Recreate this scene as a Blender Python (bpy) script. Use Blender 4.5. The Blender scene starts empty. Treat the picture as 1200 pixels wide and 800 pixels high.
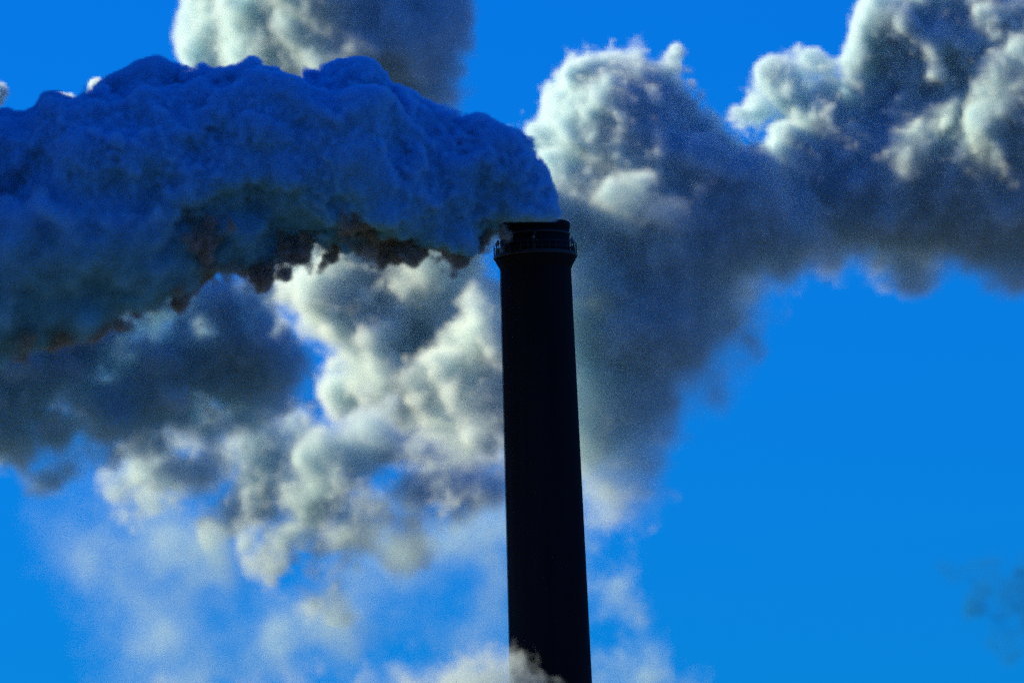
import bpy, bmesh, math, time
import numpy as np
from mathutils import Vector, Matrix

S = bpy.context.scene
C = S.collection
R = math.radians
T0 = time.time()

# ------------------------------------------------------------------ camera
W_PX, H_PX = 1200.0, 800.0                     # the photograph's own pixels
FOV = R(7.06)
F = W_PX / 2 / math.tan(FOV / 2)               # focal length in those pixels
EYE = Vector((0.0, 0.0, 1.7))
CHIM_H, CHIM_ELEV = 150.0, R(8.5)              # stack height, elevation of its top
CHIM_D = (CHIM_H - EYE.z) / math.tan(CHIM_ELEV)
PITCH, ROLL = R(7.684), R(-2.1)
fwd = Vector((0, math.cos(PITCH), math.sin(PITCH)))
r0 = Vector((1, 0, 0)); u0 = r0.cross(fwd)
right = r0 * math.cos(ROLL) + u0 * math.sin(ROLL)
up = u0 * math.cos(ROLL) - r0 * math.sin(ROLL)
CAM_ROT = Matrix((right, up, -fwd)).transposed()
cam_d = bpy.data.cameras.new("camera")
cam = bpy.data.objects.new("camera", cam_d); C.objects.link(cam)
cam.matrix_world = Matrix.Translation(EYE) @ CAM_ROT.to_4x4()
cam_d.sensor_width = 36; cam_d.lens = 36 / 2 / math.tan(FOV / 2)
cam_d.clip_start = 1; cam_d.clip_end = 60000
S.camera = cam

def at(px, py, dist):
    """world point seen at photo pixel (px,py), DIST metres along the view"""
    return EYE + dist * (fwd + right * ((px - 600) / F) + up * ((400 - py) / F))

# ------------------------------------------------------------------ light
SUN_EL, SUN_AZ = R(28), R(-78)                 # azimuth from the view direction, minus = left
w = bpy.data.worlds.new("World"); S.world = w; w.use_nodes = True
nt = w.node_tree; nt.nodes.clear()
sky = nt.nodes.new("ShaderNodeTexSky"); sky.sky_type = 'NISHITA'; sky.sun_disc = False
sky.sun_elevation = SUN_EL; sky.sun_rotation = SUN_AZ
sky.altitude = 200; sky.air_density = 1.5; sky.dust_density = 0.0; sky.ozone_density = 2.0
tint = nt.nodes.new("ShaderNodeMix"); tint.data_type = 'RGBA'; tint.blend_type = 'MULTIPLY'
tint.inputs["Factor"].default_value = 1.0
tint.inputs["B"].default_value = (0.003, 0.220, 0.84, 1)      # the photograph's deep-blue grade of the sky
bg = nt.nodes.new("ShaderNodeBackground"); bg.inputs["Strength"].default_value = 0.083
wo = nt.nodes.new("ShaderNodeOutputWorld")
nt.links.new(sky.outputs[0], tint.inputs["A"]); nt.links.new(tint.outputs["Result"], bg.inputs["Color"])
nt.links.new(bg.outputs[0], wo.inputs["Surface"])

sl = bpy.data.lights.new("sun", 'SUN'); sl.energy = 5.0; sl.angle = R(0.53); sl.color = (1.0, 0.80, 0.47)
sun = bpy.data.objects.new("sun", sl); C.objects.link(sun)
to_sun = Vector((math.sin(SUN_AZ) * math.cos(SUN_EL), math.cos(SUN_AZ) * math.cos(SUN_EL), math.sin(SUN_EL)))
sun.rotation_euler = to_sun.to_track_quat('Z', 'Y').to_euler()

vs = S.view_settings
vs.view_transform = 'Standard'; vs.look = 'None'; vs.exposure = 1.1; vs.gamma = 1.0
S.cycles.max_bounces = 14; S.cycles.volume_bounces = 12; S.cycles.diffuse_bounces = 3
S.cycles.transparent_max_bounces = 16
S.cycles.use_denoising = False
S.cycles.sample_clamp_indirect = 2.0
S.cycles.use_adaptive_sampling = True; S.cycles.adaptive_threshold = 0.02
S.cycles.volume_step_rate = 1.0; S.cycles.volume_max_steps = 512

# ------------------------------------------------------------------ helpers
def link(o, parent=None):
    C.objects.link(o)
    if parent is not None: o.parent = parent
    return o

def tag(o, label=None, cat=None, group=None, kind=None):
    for k, v in (("label", label), ("category", cat), ("group", group), ("kind", kind)):
        if v: o[k] = v
    return o

def mesh_obj(name, bm, mat, parent=None, smooth=True):
    me = bpy.data.meshes.new(name); bm.normal_update(); bm.to_mesh(me); bm.free()
    if smooth:
        for p in me.polygons: p.use_smooth = True
    me.materials.append(mat)
    return link(bpy.data.objects.new(name, me), parent)

def node_mat(name):
    m = bpy.data.materials.new(name); m.use_nodes = True
    n = m.node_tree; n.nodes.clear()
    out = n.nodes.new("ShaderNodeOutputMaterial")
    return m, n, out

# ------------------------------------------------------------------ ground
m, n, out = node_mat("dry_ground")
b = n.nodes.new("ShaderNodeBsdfPrincipled"); b.inputs["Roughness"].default_value = 0.95
tc = n.nodes.new("ShaderNodeTexCoord")
n1 = n.nodes.new("ShaderNodeTexNoise"); n1.inputs["Scale"].default_value = 0.012; n1.inputs["Detail"].default_value = 8
rp = n.nodes.new("ShaderNodeValToRGB")
rp.color_ramp.elements[0].color = (0.02, 0.03, 0.016, 1); rp.color_ramp.elements[0].position = 0.35
rp.color_ramp.elements[1].color = (0.045, 0.045, 0.035, 1); rp.color_ramp.elements[1].position = 0.65
n.links.new(tc.outputs["Object"], n1.inputs["Vector"]); n.links.new(n1.outputs["Fac"], rp.inputs["Fac"])
n.links.new(rp.outputs["Color"], b.inputs["Base Color"]); n.links.new(b.outputs[0], out.inputs["Surface"])
bm = bmesh.new(); bmesh.ops.create_grid(bm, x_segments=8, y_segments=8, size=30000)
ground = mesh_obj("ground", bm, m, smooth=False); ground["kind"] = "structure"

# ------------------------------------------------------------------ chimney
MPP = CHIM_D / math.cos(CHIM_ELEV) * math.cos(CHIM_ELEV - PITCH) / F      # metres per photo pixel at the stack's top
m, n, out = node_mat("sooty_concrete")
b = n.nodes.new("ShaderNodeBsdfPrincipled"); b.inputs["Roughness"].default_value = 0.9
b.inputs["Specular IOR Level"].default_value = 0.15
tc = n.nodes.new("ShaderNodeTexCoord")
mp = n.nodes.new("ShaderNodeMapping"); mp.inputs["Scale"].default_value = (0.5, 0.5, 0.03)
n1 = n.nodes.new("ShaderNodeTexNoise"); n1.inputs["Scale"].default_value = 1.2; n1.inputs["Detail"].default_value = 9
rp = n.nodes.new("ShaderNodeValToRGB")
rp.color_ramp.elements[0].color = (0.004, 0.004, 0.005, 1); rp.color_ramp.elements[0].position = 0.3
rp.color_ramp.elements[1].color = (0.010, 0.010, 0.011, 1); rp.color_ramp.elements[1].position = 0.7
bu = n.nodes.new("ShaderNodeBump"); bu.inputs["Strength"].default_value = 0.3; bu.inputs["Distance"].default_value = 0.1
n.links.new(tc.outputs["Object"], mp.inputs["Vector"]); n.links.new(mp.outputs[0], n1.inputs["Vector"])
n.links.new(n1.outputs["Fac"], rp.inputs["Fac"]); n.links.new(rp.outputs["Color"], b.inputs["Base Color"])
n.links.new(n1.outputs["Fac"], bu.inputs["Height"]); n.links.new(bu.outputs[0], b.inputs["Normal"])
n.links.new(b.outputs[0], out.inputs["Surface"])
SOOT = m
m, n, out = node_mat("painted_steel")
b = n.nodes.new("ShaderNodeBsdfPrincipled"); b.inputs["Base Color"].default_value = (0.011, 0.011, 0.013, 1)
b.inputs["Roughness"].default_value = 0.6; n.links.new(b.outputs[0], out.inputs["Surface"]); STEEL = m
m, n, out = node_mat("lamp_glass")
b = n.nodes.new("ShaderNodeBsdfPrincipled"); b.inputs["Base Color"].default_value = (0.12, 0.10, 0.12, 1)
b.inputs["Roughness"].default_value = 0.15; n.links.new(b.outputs[0], out.inputs["Surface"]); LAMP = m

def lathe(prof, seg=96):
    """closed surface of revolution from (radius, z) pairs"""
    bm = bmesh.new(); rings = []
    for r, z in prof:
        rings.append([bm.verts.new((r * math.cos(2 * math.pi * i / seg), r * math.sin(2 * math.pi * i / seg), z)) for i in range(seg)])
    for a, c in zip(rings, rings[1:]):
        for i in range(seg):
            j = (i + 1) % seg
            bm.faces.new((a[i], a[j], c[j], c[i]))
    return bm

def tube(bm, p, q, r, seg=6):
    p, q = Vector(p), Vector(q); d = (q - p)
    mt = Matrix.Translation((p + q) / 2) @ d.to_track_quat('Z', 'Y').to_matrix().to_4x4()
    bmesh.ops.create_cone(bm, cap_ends=True, segments=seg, radius1=r, radius2=r, depth=d.length, matrix=mt)

def box(bm, c, s, rz=0):
    mt = Matrix.Translation(c) @ Matrix.Rotation(rz, 4, 'Z') @ Matrix.Diagonal((*s, 1))
    bmesh.ops.create_cube(bm, size=1, matrix=mt)

top_c = at(626, 262, CHIM_D / math.cos(CHIM_ELEV) * math.cos(CHIM_ELEV - PITCH))
CX, CY, CHIM_H = top_c.x, top_c.y, top_c.z
chim = link(bpy.data.objects.new("chimney", None)); chim.location = (CX, CY, 0)
tag(chim, "tall black round factory chimney with a gallery near its top, smoke pouring out", "chimney")
HP = lambda y: CHIM_H - (y - 262) * MPP / math.cos(CHIM_ELEV)   # height on the stack of a photo row
RT = 40.6 * MPP                                    # body radius at the top
def body_r(z): return RT + (CHIM_H - z) * (47.6 - 40.6) * MPP / (CHIM_H - HP(800))
zt = HP(270)
# shaft: concrete poured in lifts, each joint a shallow recessed ring
prof = [(body_r(0), 0)]
z = 3.0
while z < HP(318):
    r = body_r(z); prof += [(r, z - .06), (r - .004, z - .02), (r - .004, z + .02), (body_r(z + .06), z + .06)]; z += 3.0
prof += [(body_r(zt), zt), (body_r(zt) - .45, zt), (body_r(0) * .8, 0.2)]
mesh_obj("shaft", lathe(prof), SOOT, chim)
ro = 41.8 * MPP
z0, z1 = HP(271), CHIM_H
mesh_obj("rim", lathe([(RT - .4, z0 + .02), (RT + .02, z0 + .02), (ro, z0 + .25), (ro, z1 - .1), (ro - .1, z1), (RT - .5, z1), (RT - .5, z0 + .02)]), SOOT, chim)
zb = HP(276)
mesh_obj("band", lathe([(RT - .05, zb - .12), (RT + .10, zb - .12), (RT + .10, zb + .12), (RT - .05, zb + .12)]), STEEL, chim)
# gallery: corbel and deck
zg = HP(300); rg = 49.2 * MPP; rb = body_r(HP(315))
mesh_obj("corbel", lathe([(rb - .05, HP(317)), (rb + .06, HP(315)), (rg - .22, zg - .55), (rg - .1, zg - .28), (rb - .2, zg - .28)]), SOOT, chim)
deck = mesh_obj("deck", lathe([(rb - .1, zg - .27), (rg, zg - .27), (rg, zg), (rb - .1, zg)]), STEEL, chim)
rail = None
NP = 36; rr = rg - .08
for h, t in ((1.25, .05), (.65, .035)):
    bm = bmesh.new()
    for i in range(NP * 2):
        a, c = math.pi * i / NP, math.pi * (i + 1) / NP
        tube(bm, (rr * math.cos(a), rr * math.sin(a), zg + h), (rr * math.cos(c), rr * math.sin(c), zg + h), t)
    rail = mesh_obj("railing", bm, STEEL, chim) if rail is None else (mesh_obj("rail", bm, STEEL, rail), rail)[1]
bm = bmesh.new(); tube(bm, (0, 0, 0), (0, 0, 1.27), .045)
post = mesh_obj("post", bm, STEEL, rail)
bm = bmesh.new(); box(bm, (0, 0, .08), (.02, 2 * rr * math.sin(math.pi / NP), .16))
toe = mesh_obj("toe_board", bm, STEEL, rail, smooth=False)
bm = bmesh.new(); tube(bm, (-.2, 0, .15), (.32, 0, .72), .05); tube(bm, (-.25, 0, .76), (.34, 0, .76), .04)
brace = mesh_obj("bracket", bm, STEEL, chim)
for i in range(NP):
    a = 2 * math.pi * i / NP
    p = post if i == 0 else link(post.copy(), rail)
    p.location = (rr * math.cos(a), rr * math.sin(a), zg)
    a2 = a + math.pi / NP
    q = toe if i == 0 else link(toe.copy(), rail)
    q.location = (rr * math.cos(math.pi / NP) * math.cos(a2), rr * math.cos(math.pi / NP) * math.sin(a2), zg + .002); q.rotation_euler.z = a2
for i in range(24):
    a = 2 * math.pi * (i + .5) / 24
    q = brace if i == 0 else link(brace.copy(), chim)
    q.location = (rb * math.cos(a), rb * math.sin(a), zg - 1.3); q.rotation_euler.z = a
# warning lights standing on the deck, and one on the wall facing the camera
for i, a in enumerate((R(178), R(2), R(268), R(88), R(196), R(344))):
    bm = bmesh.new()
    box(bm, (0, 0, .45), (.32, .32, .9), .3); tube(bm, (0, 0, .9), (0, 0, 1.55), .06)
    lt = mesh_obj("warning_light", bm, STEEL, chim, smooth=False)
    lt.location = ((rg - .45) * math.cos(a), (rg - .45) * math.sin(a), zg + .002)
    bm = bmesh.new(); bmesh.ops.create_uvsphere(bm, u_segments=12, v_segments=8, radius=.2, matrix=Matrix.Translation((0, 0, 1.65)) @ Matrix.Diagonal((1, 1, 1.3, 1)))
    mesh_obj("lens", bm, LAMP, lt)
bm = bmesh.new(); box(bm, (0, -.1, 0), (.4, .35, .5))
wl = mesh_obj("wall_lamp", bm, STEEL, chim, smooth=False); wl.location = (0, -body_r(HP(279)), HP(279))
# ladder up the left edge of the shaft
la = R(193); lz0, lz1 = 2.0, zg - .3
lad_m = bmesh.new()
def lp(z, side, off=.12):
    r = body_r(z) + off; c = math.cos(la); s = math.sin(la)
    return (r * c - side * s, r * s + side * c, z)
for sd in (-.22, .22): tube(lad_m, lp(lz0, sd), lp(lz1, sd), .035)
for sd in (-.22, .22):
    zz = lz0
    while zz < lz1: tube(lad_m, lp(zz, sd, .01), lp(zz, sd), .03); zz += 3
ladder = mesh_obj("ladder", lad_m, STEEL, chim)
bm = bmesh.new(); zz = lz0
while zz < lz1: tube(bm, lp(zz, -.22), lp(zz, .22), .02, 4); zz += .33
mesh_obj("rungs", bm, STEEL, ladder)["kind"] = "stuff"
print("chimney", time.time() - T0)

# ------------------------------------------------------------------ vapour
def vol_mat(name, albedo, sigma, aniso):
    m, n, out = node_mat(name)
    pv = n.nodes.new("ShaderNodeVolumePrincipled")
    pv.inputs["Color"].default_value = (*albedo, 1); pv.inputs["Density"].default_value = sigma
    pv.inputs["Anisotropy"].default_value = aniso
    n.links.new(pv.outputs[0], out.inputs["Volume"])
    return m

def grid_nodes(name, shape, lo, hi, mat, source, to_mesh=False):
    """geometry nodes that turn the values stored on SOURCE's points into a volume (or its iso-surface)"""
    ng = bpy.data.node_groups.new(name, "GeometryNodeTree")
    ng.interface.new_socket("Geometry", in_out="INPUT", socket_type="NodeSocketGeometry")
    ng.interface.new_socket("Geometry", in_out="OUTPUT", socket_type="NodeSocketGeometry")
    N, L = ng.nodes.new, ng.links.new
    N("NodeGroupInput"); go = N("NodeGroupOutput")
    vc = N("GeometryNodeVolumeCube")
    vc.inputs["Min"].default_value = lo; vc.inputs["Max"].default_value = hi
    for k, v in zip("XYZ", shape): vc.inputs["Resolution " + k].default_value = v
    pos = N("GeometryNodeInputPosition")
    sub = N("ShaderNodeVectorMath"); sub.operation = "SUBTRACT"; sub.inputs[1].default_value = lo
    L(pos.outputs[0], sub.inputs[0])
    ma = N("ShaderNodeVectorMath"); ma.operation = "MULTIPLY_ADD"
    ma.inputs[1].default_value = [(r - 1) / (h - l) for r, h, l in zip(shape, hi, lo)]
    ma.inputs[2].default_value = (.5, .5, .5); L(sub.outputs[0], ma.inputs[0])
    fl = N("ShaderNodeVectorMath"); fl.operation = "FLOOR"; L(ma.outputs[0], fl.inputs[0])
    sx = N("ShaderNodeSeparateXYZ"); L(fl.outputs[0], sx.inputs[0])
    def im(a, k, c):
        q = N("FunctionNodeIntegerMath"); q.operation = "MULTIPLY_ADD"
        L(a, q.inputs[0]); q.inputs[1].default_value = k; L(c, q.inputs[2]); return q.outputs[0]
    idx = im(im(sx.outputs[0], shape[1], sx.outputs[1]), shape[2], sx.outputs[2])
    oi = N("GeometryNodeObjectInfo"); oi.inputs["Object"].default_value = source
    na = N("GeometryNodeInputNamedAttribute"); na.data_type = "FLOAT"; na.inputs["Name"].default_value = "value"
    si = N("GeometryNodeSampleIndex"); si.data_type = "FLOAT"; si.domain = "POINT"; si.clamp = True
    L(oi.outputs["Geometry"], si.inputs["Geometry"]); L(na.outputs[0], si.inputs["Value"]); L(idx, si.inputs["Index"])
    L(si.outputs[0], vc.inputs["Density"])
    last = vc.outputs[0]
    if to_mesh:
        vm = N("GeometryNodeVolumeToMesh"); vm.resolution_mode = 'GRID'
        vm.inputs["Threshold"].default_value = 0.5; vm.inputs["Adaptivity"].default_value = 0.1
        L(last, vm.inputs[0]); last = vm.outputs[0]
    sm = N("GeometryNodeSetMaterial"); sm.inputs["Material"].default_value = mat
    L(last, sm.inputs["Geometry"]); L(sm.outputs[0], go.inputs[0])
    return ng

def samples(arr):
    me = bpy.data.meshes.new("grid_values"); me.vertices.add(arr.size)
    a = me.attributes.new("value", "FLOAT", "POINT")
    a.data.foreach_set("value", np.ascontiguousarray(arr, dtype=np.float32).ravel())
    return bpy.data.objects.new("grid_values", me)          # data only, never linked to the scene

def bands(shape, vox, lams, rng, st=(1, 1)):
    """isotropic random fields, one per wavelength (px), each of unit deviation"""
    big = [int(2 ** math.ceil(math.log2(s)) if False else s + s % 2) for s in shape]
    spec = np.fft.rfftn(rng.standard_normal(big).astype(np.float32))
    kx = np.fft.fftfreq(big[0], vox)[:, None, None]; ky = np.fft.fftfreq(big[1], vox)[None, :, None]
    kz = np.fft.rfftfreq(big[2], vox)[None, None, :]
    lk = np.log(np.sqrt((kx * st[0]) ** 2 + (ky * st[1]) ** 2 + kz * kz) + 1e-9).astype(np.float32)
    for lam in lams:
        f = np.fft.irfftn(spec * np.exp(-(lk + math.log(lam)) ** 2 / (2 * .32 ** 2)), s=big, axes=(0, 1, 2)).astype(np.float32)
        f = f[:shape[0], :shape[1], :shape[2]]
        yield f / f.std()

def sstep(x, a, b):
    t = np.clip((x - a) / (b - a), 0, 1); return t * t * (3 - 2 * t)

def blob_field(blobs, X, Y, Z, vox, rng, kids, kid_r, deep, blend):
    """union of puffs as a rough signed distance in px (positive inside); each puff grows smaller puffs on its skin"""
    fld = np.full((X.size, Y.size, Z.size), -400.0, np.float32)
    todo = []
    for bl in blobs:
        x, y, r = bl[:3]; z = bl[3] if len(bl) > 3 else rng.uniform(-.3, .3) * r
        todo.append((x, y, z, r))
        for _ in range(kids):
            d = rng.standard_normal(3); d /= np.linalg.norm(d); q = r * kid_r * rng.uniform(.6, 1.3)
            c = np.array((x, y, z)) + d * (r - q * .45); todo.append((*c, q))
            if deep:
                for _ in range(deep):
                    e = d + rng.standard_normal(3) * .7; e /= np.linalg.norm(e); p = q * rng.uniform(.3, .55)
                    k = c + e * (q - p * .35); todo.append((*k, p))
    for x, y, z, r in todo:
        m = r * 1.0 + 90
        ix = np.searchsorted(X, (x - m, x + m)); iz = np.searchsorted(Z, (z - m, z + m))
        iy = np.searchsorted(Y, (-(y + m), -(y - m)))
        sl_ = (slice(*ix), slice(*iy), slice(*iz))
        if 0 in fld[sl_].shape: continue
        d = r - np.sqrt((X[sl_[0]] - x)[:, None, None] ** 2 + (Y[sl_[1]] + y)[None, :, None] ** 2 + (Z[sl_[2]] - z)[None, None, :] ** 2)
        g = fld[sl_]; k = max(1.0, blend * r)
        h = np.clip(1 - np.abs(g - d) / k, 0, 1)
        fld[sl_] = np.maximum(g, d) + h * h * (k / 4)
    return fld

CORE = {}
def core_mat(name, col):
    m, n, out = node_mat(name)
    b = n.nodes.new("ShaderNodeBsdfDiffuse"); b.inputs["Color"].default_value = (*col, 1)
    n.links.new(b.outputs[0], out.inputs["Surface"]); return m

def keep_largest(me):
    """leave only the biggest connected piece of a mesh"""
    bm = bmesh.new(); bm.from_mesh(me); seen = set(); best = []
    for v in bm.verts:
        if v in seen: continue
        seen.add(v); todo = [v]; got = [v]
        while todo:
            for e in todo.pop().link_edges:
                for u in e.verts:
                    if u not in seen: seen.add(u); todo.append(u); got.append(u)
        if len(got) > len(best): best = got
    best = set(best)
    bmesh.ops.delete(bm, geom=[v for v in bm.verts if v not in best], context='VERTS')
    bm.to_mesh(me); bm.free()

def vapour(name, label, cat, dist, blobs, vox, noise, edge, sigma, albedo, group=None, aniso=.1, blend=.7, kids=3, kid_r=.45, deep=0,
           core_at=None, core_col=(.16, .36, .44), seed=1, fade=None, soft=None, wisp=0., wisp_lam=60, swell=None, slope=None, stretch=(1, 1)):
    """one cloud: density worked out on a grid in photo-pixel units, placed DIST metres away at its real size.
    NOISE: (wavelength px, push px, billow 0..1) per octave; EDGE: px over which the density rises from the skin inwards."""
    t0 = time.time(); rng = np.random.default_rng(seed)
    k = dist / F                                         # metres per px there
    if slope: blobs = [(x, y, r, (q[0] if q else 0) + slope(x, y)) for x, y, r, *q in blobs]
    amp = sum(q[1] for q in noise)
    bl = np.array([b[:3] for b in blobs], float)
    pad = amp * .8 + 12
    x0, x1 = (bl[:, 0] - bl[:, 2]).min() - pad, (bl[:, 0] + bl[:, 2]).max() + pad
    y0, y1 = (bl[:, 1] - bl[:, 2]).min() - pad, (bl[:, 1] + bl[:, 2]).max() + pad
    zs = [((b[3] if len(b) > 3 else 0), b[2], .3 * b[2] if len(b) < 4 else 0) for b in blobs]
    za, zb_ = min(z - r - q for z, r, q in zs) - pad, max(z + r + q for z, r, q in zs) + pad
    X = np.arange(x0, x1, vox); Y = np.arange(-y1, -y0, vox); Z = np.arange(za, zb_, vox)      # Y counts up
    f = blob_field(blobs, X, Y, Z, vox, rng, kids, kid_r, deep, blend)
    base = f.copy()
    calm = np.clip(1 + f / (1.2 * amp), 0.05, 1)         # no loose crumbs outside the body
    big = calm if swell is None else calm * swell(X[:, None, None], -Y[None, :, None]).astype(np.float32)     # young smoke swells less
    for (lam, a, bw), nf in zip(noise, bands(f.shape, vox, [q[0] for q in noise], rng, stretch)):
        f += (big if lam > 50 else calm) * a * (bw * (np.abs(nf) * 1.2 - .95) + (1 - bw) * nf * .8)
    ed = edge if soft is None else edge + soft(X[:, None, None], -Y[None, :, None]).astype(np.float32)
    d = sstep(f / ed, 0, 1)
    if fade is not None: d *= fade(X[:, None, None], -Y[None, :, None]).astype(np.float32)
    if wisp:
        lam = wisp_lam; q = sum(nf * w_ for nf, w_ in zip(bands(f.shape, vox, [lam, lam / 2, lam / 4, lam / 8], rng, stretch), (.7, .45, .3, .2)))
        d *= np.clip(1 - wisp + wisp * (.45 + .75 * q), 0, 1.6)
    d[d < .004] = 0
    for ax in range(3):                                  # nothing cut by the grid's own faces
        s_ = [slice(None)] * 3
        for e in (0, -1): s_[ax] = e; d[tuple(s_)] = 0
    ox, oy = (x0 + x1) / 2, (y0 + y1) / 2
    lo = ((X[0] - ox) , (Y[0] + oy), Z[0]); hi = ((X[-1] - ox), (Y[-1] + oy), Z[-1])
    mw = Matrix.Translation(at(ox, oy, dist)) @ CAM_ROT.to_4x4() @ Matrix.Scale(k, 4)
    vm = vol_mat(name + "_vapour", albedo, sigma / k, aniso)
    vd = bpy.data.volumes.new("vapour")
    vo = bpy.data.objects.new("vapour", vd)
    vd.materials.append(vm)
    md = vo.modifiers.new("grid", "NODES"); md.node_group = grid_nodes("vapour_grid", d.shape, lo, hi, vm, samples(d))
    root = None
    if core_at is not None:
        st = max(1, int(round(5 / vox)))
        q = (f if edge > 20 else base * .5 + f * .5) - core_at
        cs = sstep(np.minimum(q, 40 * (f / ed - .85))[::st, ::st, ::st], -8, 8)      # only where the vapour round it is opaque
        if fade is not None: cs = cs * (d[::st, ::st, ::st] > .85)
        for ax in range(3):
            s_ = [slice(None)] * 3
            for e in (0, -1): s_[ax] = e; cs[tuple(s_)] = 0
        Xs, Ys, Zs = X[::st], Y[::st], Z[::st]
        l2 = (Xs[0] - ox, Ys[0] + oy, Zs[0]); h2 = (Xs[-1] - ox, Ys[-1] + oy, Zs[-1])
        cm = core_mat(name + "_core", core_col)
        tmp = bpy.data.objects.new("tmp", bpy.data.meshes.new("tmp")); C.objects.link(tmp)
        src = samples(cs)
        md = tmp.modifiers.new("grid", "NODES"); md.node_group = grid_nodes("core_grid", cs.shape, l2, h2, cm, src, True)
        dg = bpy.context.evaluated_depsgraph_get(); dg.update()
        me = bpy.data.meshes.new_from_object(tmp.evaluated_get(dg))
        bpy.data.objects.remove(tmp)
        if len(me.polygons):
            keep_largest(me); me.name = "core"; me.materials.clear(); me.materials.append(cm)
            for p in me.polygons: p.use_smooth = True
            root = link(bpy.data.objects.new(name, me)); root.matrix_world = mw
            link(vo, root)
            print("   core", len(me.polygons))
    if root is None:
        root = vo; vo.name = name; link(vo); vo.matrix_world = mw
    tag(root, label, cat, group)
    print(name, (label or "")[:30], d.shape, d.size / 1e6, "%.1fs" % (time.time() - t0), "empty %.2f" % (d == 0).mean())
    return root

WHITE = (.76, .885, .925); BODY = (.70, .865, .925); BLUISH = (.62, .87, .945); VEIL = (.59, .83, .86); SMOKE = (.42, .83, .980)
G = "steam clouds drifting behind the chimney"
def cl(v, a, b): return np.clip((v - a) / (b - a), 0, 1)

# the dark plume leaving the stack and drifting left, out of the picture
plume = [(622, 256, 29, -2), (622, 240, 28, -4), (616, 224, 28, -8), (606, 208, 31, -16), (592, 196, 36, -30), (572, 206, 48, -40), (590, 238, 32, -30), (560, 200, 48, -60), (535, 216, 62, -60), (480, 205, 80, -50), (420, 190, 89), (350, 188, 97), (290, 190, 92), (220, 198, 92),
         (160, 215, 112), (100, 248, 110), (60, 284, 106), (10, 310, 96), (-60, 290, 112), (-130, 255, 135),
         (70, 150, 34), (48, 138, 16), (6, 150, 22), (300, 94, 14), (225, 96, 18), (182, 96, 20), (404, 98, 14), (386, 96, 14), (130, 115, 18),
         (285, 276, 34), (245, 270, 40), (540, 276, 22), (500, 272, 22), (350, 284, 22), (290, 290, 24), (190, 330, 36), (120, 355, 30), (85, 385, 20)]
def plume_soft(x, y): return 90 * cl(x, 400, 60) * cl(y, 200, 330)
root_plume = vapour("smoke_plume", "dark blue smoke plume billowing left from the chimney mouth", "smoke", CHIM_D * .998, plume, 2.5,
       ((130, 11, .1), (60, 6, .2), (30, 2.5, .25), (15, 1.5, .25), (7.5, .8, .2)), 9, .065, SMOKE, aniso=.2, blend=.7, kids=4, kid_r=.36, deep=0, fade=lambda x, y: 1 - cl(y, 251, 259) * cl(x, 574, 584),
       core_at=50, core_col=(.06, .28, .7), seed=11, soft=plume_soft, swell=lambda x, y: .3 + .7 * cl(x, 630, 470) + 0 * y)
# brown fringe torn from the plume's underside; ground-bounced warmth put into its smoke colour
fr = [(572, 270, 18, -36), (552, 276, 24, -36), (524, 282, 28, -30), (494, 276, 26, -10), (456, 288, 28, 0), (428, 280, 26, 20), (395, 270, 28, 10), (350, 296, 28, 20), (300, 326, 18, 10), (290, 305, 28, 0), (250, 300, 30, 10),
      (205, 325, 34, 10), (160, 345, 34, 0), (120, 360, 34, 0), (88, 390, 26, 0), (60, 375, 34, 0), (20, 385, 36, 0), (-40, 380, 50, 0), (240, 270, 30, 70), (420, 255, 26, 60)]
fringe = vapour("brown_fringe", None, None, CHIM_D * .998, fr, 2.5, ((60, 10, .2), (30, 6, .3), (15, 3.4, .3), (7.5, 1.2, .3)), 28, .06, (.56, .57, .55), aniso=.2, blend=.6, kids=6, kid_r=.4,
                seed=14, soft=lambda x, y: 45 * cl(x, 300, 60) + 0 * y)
# unseen run-on of the plume, swollen and raised to shade plume and stack
far_bl = [(-170, 190, 130, 0), (-300, 120, 170, -50), (-430, 40, 250, -90), (-500, -130, 310, -110), (-330, -120, 190, -80), (-690, -320, 300, -110), (-880, -430, 320, -120), (-440, 190, 210, -130), (-560, 120, 200, -160)]
tail = vapour("shade_tail", None, None, CHIM_D * .998, far_bl, 11, ((120, 24, .8), (60, 12, .8), (30, 6, .8)), 40, .12, SMOKE,
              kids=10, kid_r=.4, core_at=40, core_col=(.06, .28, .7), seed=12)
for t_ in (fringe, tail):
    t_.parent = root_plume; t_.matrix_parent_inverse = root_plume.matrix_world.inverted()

CL = ((130, 14, .3), (62, 8, .4), (30, 5, .5), (14, 2.6, .5))
CB = ((130, 12, .25), (62, 6.5, .35), (30, 4.2, .45), (14, 2.4, .45))
# cloud behind the plume's top
A = [(275, 40, 62, -50), (330, 60, 90, 0), (300, -20, 80, -30), (420, 40, 100, 20), (480, 60, 74, 0), (500, 105, 54, -20), (400, -40, 110, 20), (510, 20, 45, -30), (470, -30, 80, -20)]
vapour("cloud", "pale cloud rising above the plume, bright left side and blue right side", "cloud", 1260, A, 4, CB, 60, .04, BODY, group=G,
       core_at=60, seed=21, slope=lambda x, y: (x - 380) * .45, soft=lambda x, y: 45 * cl(x, 400, 520) + 0 * y)

R_ = [(225, 104, 27), (185, 104, 26), (150, 112, 20), (122, 118, 19), (72, 130, 18), (262, 100, 20), (-4, 112, 16)]
vapour("cloud", "thin bright cloud rim peeking over the plume's upper left edge", "cloud", 1270, R_, 3, ((60, 6, .2), (30, 4, .4), (15, 3, .5)), 14, .06, WHITE, group=G, seed=23, core_at=18)

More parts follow.
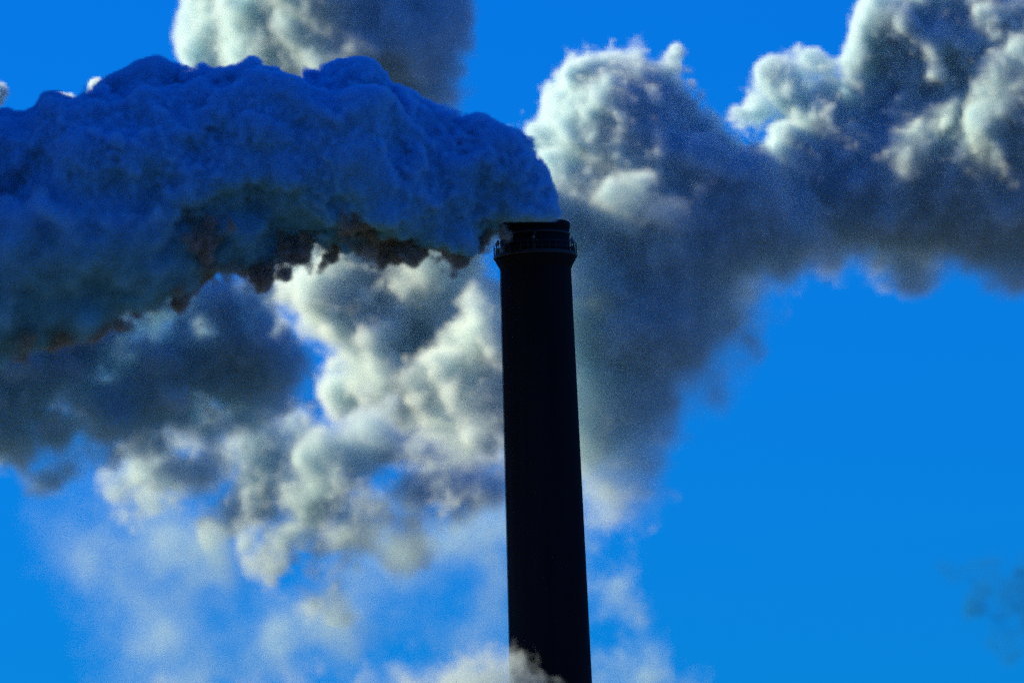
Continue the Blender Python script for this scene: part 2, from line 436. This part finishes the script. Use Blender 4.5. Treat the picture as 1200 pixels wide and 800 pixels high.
B = [(712, 88, 40), (682, 105, 38), (660, 130, 40), (636, 158, 34), (715, 130, 66), (755, 82, 24), (790, 82, 24), (795, 120, 28), (745, 160, 74), (690, 195, 56), (614, 168, 20),
     (720, 270, 90), (660, 300, 70), (780, 255, 90), (840, 240, 72), (760, 350, 95), (720, 430, 90), (700, 500, 78), (740, 545, 56), (715, 575, 56), (820, 335, 64), (640, 400, 60), (650, 480, 60), (880, 258, 76), (930, 285, 58), (865, 320, 52), (800, 400, 68), (780, 470, 54), (855, 372, 52, -20), (828, 432, 48, -20)]
vapour("cloud", "towering cloud right of the chimney, bright rounded top and long dark base", "cloud", 1350, B, 4, CB, 34, .05, BODY, group=G,
       core_at=60, seed=31, soft=lambda x, y: 90 * cl(y, 160, 320) + 110 * cl(y, 380, 560) + 60 * cl(x, 760, 860) * cl(y, 250, 350))

D = [(1060, 45, 58), (1045, 80, 45), (1100, 20, 80), (1130, 90, 52), (1170, 50, 60), (952, 82, 22), (930, 115, 40), (895, 128, 28), (868, 146, 20), (960, 150, 50), (915, 185, 34),
     (1000, 215, 85), (1080, 220, 95), (1150, 215, 95), (920, 240, 70), (1220, 225, 100), (1260, 120, 150), (1190, 140, 80), (1040, 150, 60), (980, 260, 66), (1060, 265, 66), (1140, 265, 66), (1210, 270, 70)]
vapour("cloud", "large cloud at the right edge, sunlit heads above a dark blue base", "cloud", 1362, D, 4, CB, 34, .05, BODY, group=G,
       core_at=58, seed=41, soft=lambda x, y: 90 * cl(y, 170, 260) + 70 * cl(y, 260, 320) + 0 * x)

E_ = [(400, 345, 68), (440, 395, 66), (375, 310, 38), (425, 450, 48), (345, 340, 34), (480, 330, 50), (470, 470, 60), (520, 510, 60),
      (562, 400, 58), (535, 445, 52), (565, 480, 66), (577, 350, 34), (540, 540, 44), (600, 430, 50), (330, 400, 30), (500, 210, 62), (440, 225, 66), (540, 250, 60), (400, 260, 60), (510, 330, 60, -60), (480, 390, 50, -60), (500, 300, 60, -40)]  # upper puffs hidden behind the plume, added to shade the tall cloud's base
vapour("cloud", "bright billowing cloud between the plume and the left side of the chimney", "cloud", 1338, E_, 4, CL, 60, .035, WHITE, group=G,
       core_at=66, kids=1, seed=51, slope=lambda x, y: (x - 470) * .7, soft=lambda x, y: 40 * cl(y, 420, 540) + 0 * x)

L_ = [(60, 440, 66), (0, 465, 80), (130, 440, 66), (200, 430, 68), (260, 415, 68), (318, 420, 46), (180, 500, 60), (100, 495, 54), (30, 520, 52), (-60, 470, 84),
      (285, 470, 58), (240, 500, 62), (325, 445, 46), (120, 390, 60), (250, 365, 54), (305, 395, 44), (200, 360, 50)]
vapour("cloud", "hazy grey blue cloud hanging below the plume at the left edge", "cloud", 1018, L_, 5, ((130, 18, .2), (65, 11, .3), (32, 6, .3), (16, 3.5, .3)), 95, .034, (.68, .885, .945), group=G,
       seed=61, wisp=.4, wisp_lam=110, core_at=72, core_col=(.12, .3, .46), soft=lambda x, y: 50 * cl(y, 460, 540) + 0 * x)

M_ = [(300, 515, 48), (350, 520, 56), (400, 545, 60), (300, 565, 56), (360, 585, 62), (430, 595, 58), (490, 575, 54), (330, 640, 38), (318, 662, 26), (390, 690, 40), (385, 640, 44), (240, 560, 50), (230, 505, 52),
      (530, 580, 46), (470, 640, 36), (180, 545, 50), (160, 590, 40), (570, 560, 50), (440, 520, 56), (270, 610, 40), (326, 628, 40, 40), (330, 662, 32, 40), (352, 640, 34, 40)]
vapour("cloud", "ragged grey cloud with a pale hanging tip left of the chimney's middle", "cloud", 1180, M_, 4, ((110, 14, .2), (55, 9, .25), (27, 6, .3), (13, 3.6, .3)), 115, .032, (.66, .82, .875), group=G,
       core_at=78, kids=1, seed=71, slope=lambda x, y: (x - 370) * .5, wisp=.35, wisp_lam=80)

N_ = [(540, 805, 60), (480, 815, 60), (420, 822, 56), (360, 830, 54), (590, 812, 54), (300, 840, 54), (240, 840, 46), (500, 860, 60), (400, 870, 60), (180, 850, 50)]
vapour("cloud", "low pale steam bank drifting along the bottom of the picture beside the chimney", "cloud", 1050, N_, 5, ((110, 12, .1), (55, 9, .2), (27, 6, .2), (13, 4, .2)), 140, .006, (.64, .79, .82), group=G,
       seed=81, wisp=.45, wisp_lam=120)
P_ = [(585, 806, 44), (606, 792, 27), (601, 774, 23), (622, 812, 26), (560, 806, 44), (640, 822, 24), (535, 822, 44)]
vapour("steam_puff", "small pale steam puff crossing the front of the chimney at the picture's bottom", "steam", CHIM_D * .945, P_, 2, ((40, 6, .2), (20, 4, .3), (10, 2.5, .3)), 44, .0045, (.60, .75, .78),
       seed=91, wisp=.3, wisp_lam=30)
V_ = [(700, 640, 40), (720, 700, 46), (690, 580, 40), (760, 790, 46), (700, 800, 50), (810, 800, 30), (660, 760, 40)]
vapour("cloud", "thin pale veil of steam beside the lower right side of the chimney", "cloud", 1060, V_, 5, ((90, 10, .0), (45, 7, .1), (22, 5, .1), (12, 3, .1)), 120, .0036, VEIL, group=G,
       seed=93, wisp=.45, wisp_lam=140)
K_ = [(1122, 680, 24), (1150, 705, 34), (1190, 690, 44), (1205, 735, 44), (1250, 710, 60)]
vapour("cloud", "faint dark wisp of cloud alone in the blue sky at the lower right", "cloud", 1100, K_, 5, ((80, 14, .1), (40, 10, .2), (20, 5, .2)), 90, .006, (.02, .22, .52),
       seed=95, wisp=.3, wisp_lam=60)
U_ = [(170, 610, 95), (110, 650, 80), (230, 690, 95), (320, 750, 85), (410, 730, 80), (180, 770, 90), (480, 660, 85), (550, 640, 80), (560, 700, 75), (60, 590, 60)]
vapour("cloud", "very thin torn veil of haze across the lower left blue sky", "cloud", 1090, U_, 6, ((160, 16, .0), (80, 8, .1), (40, 5, .1), (20, 3, .1)), 200, .0032, VEIL,
       seed=97, soft=lambda x, y: 160 * cl(x, 190, 50) + 0 * y, wisp=.5, wisp_lam=160)
print("total", time.time() - T0)
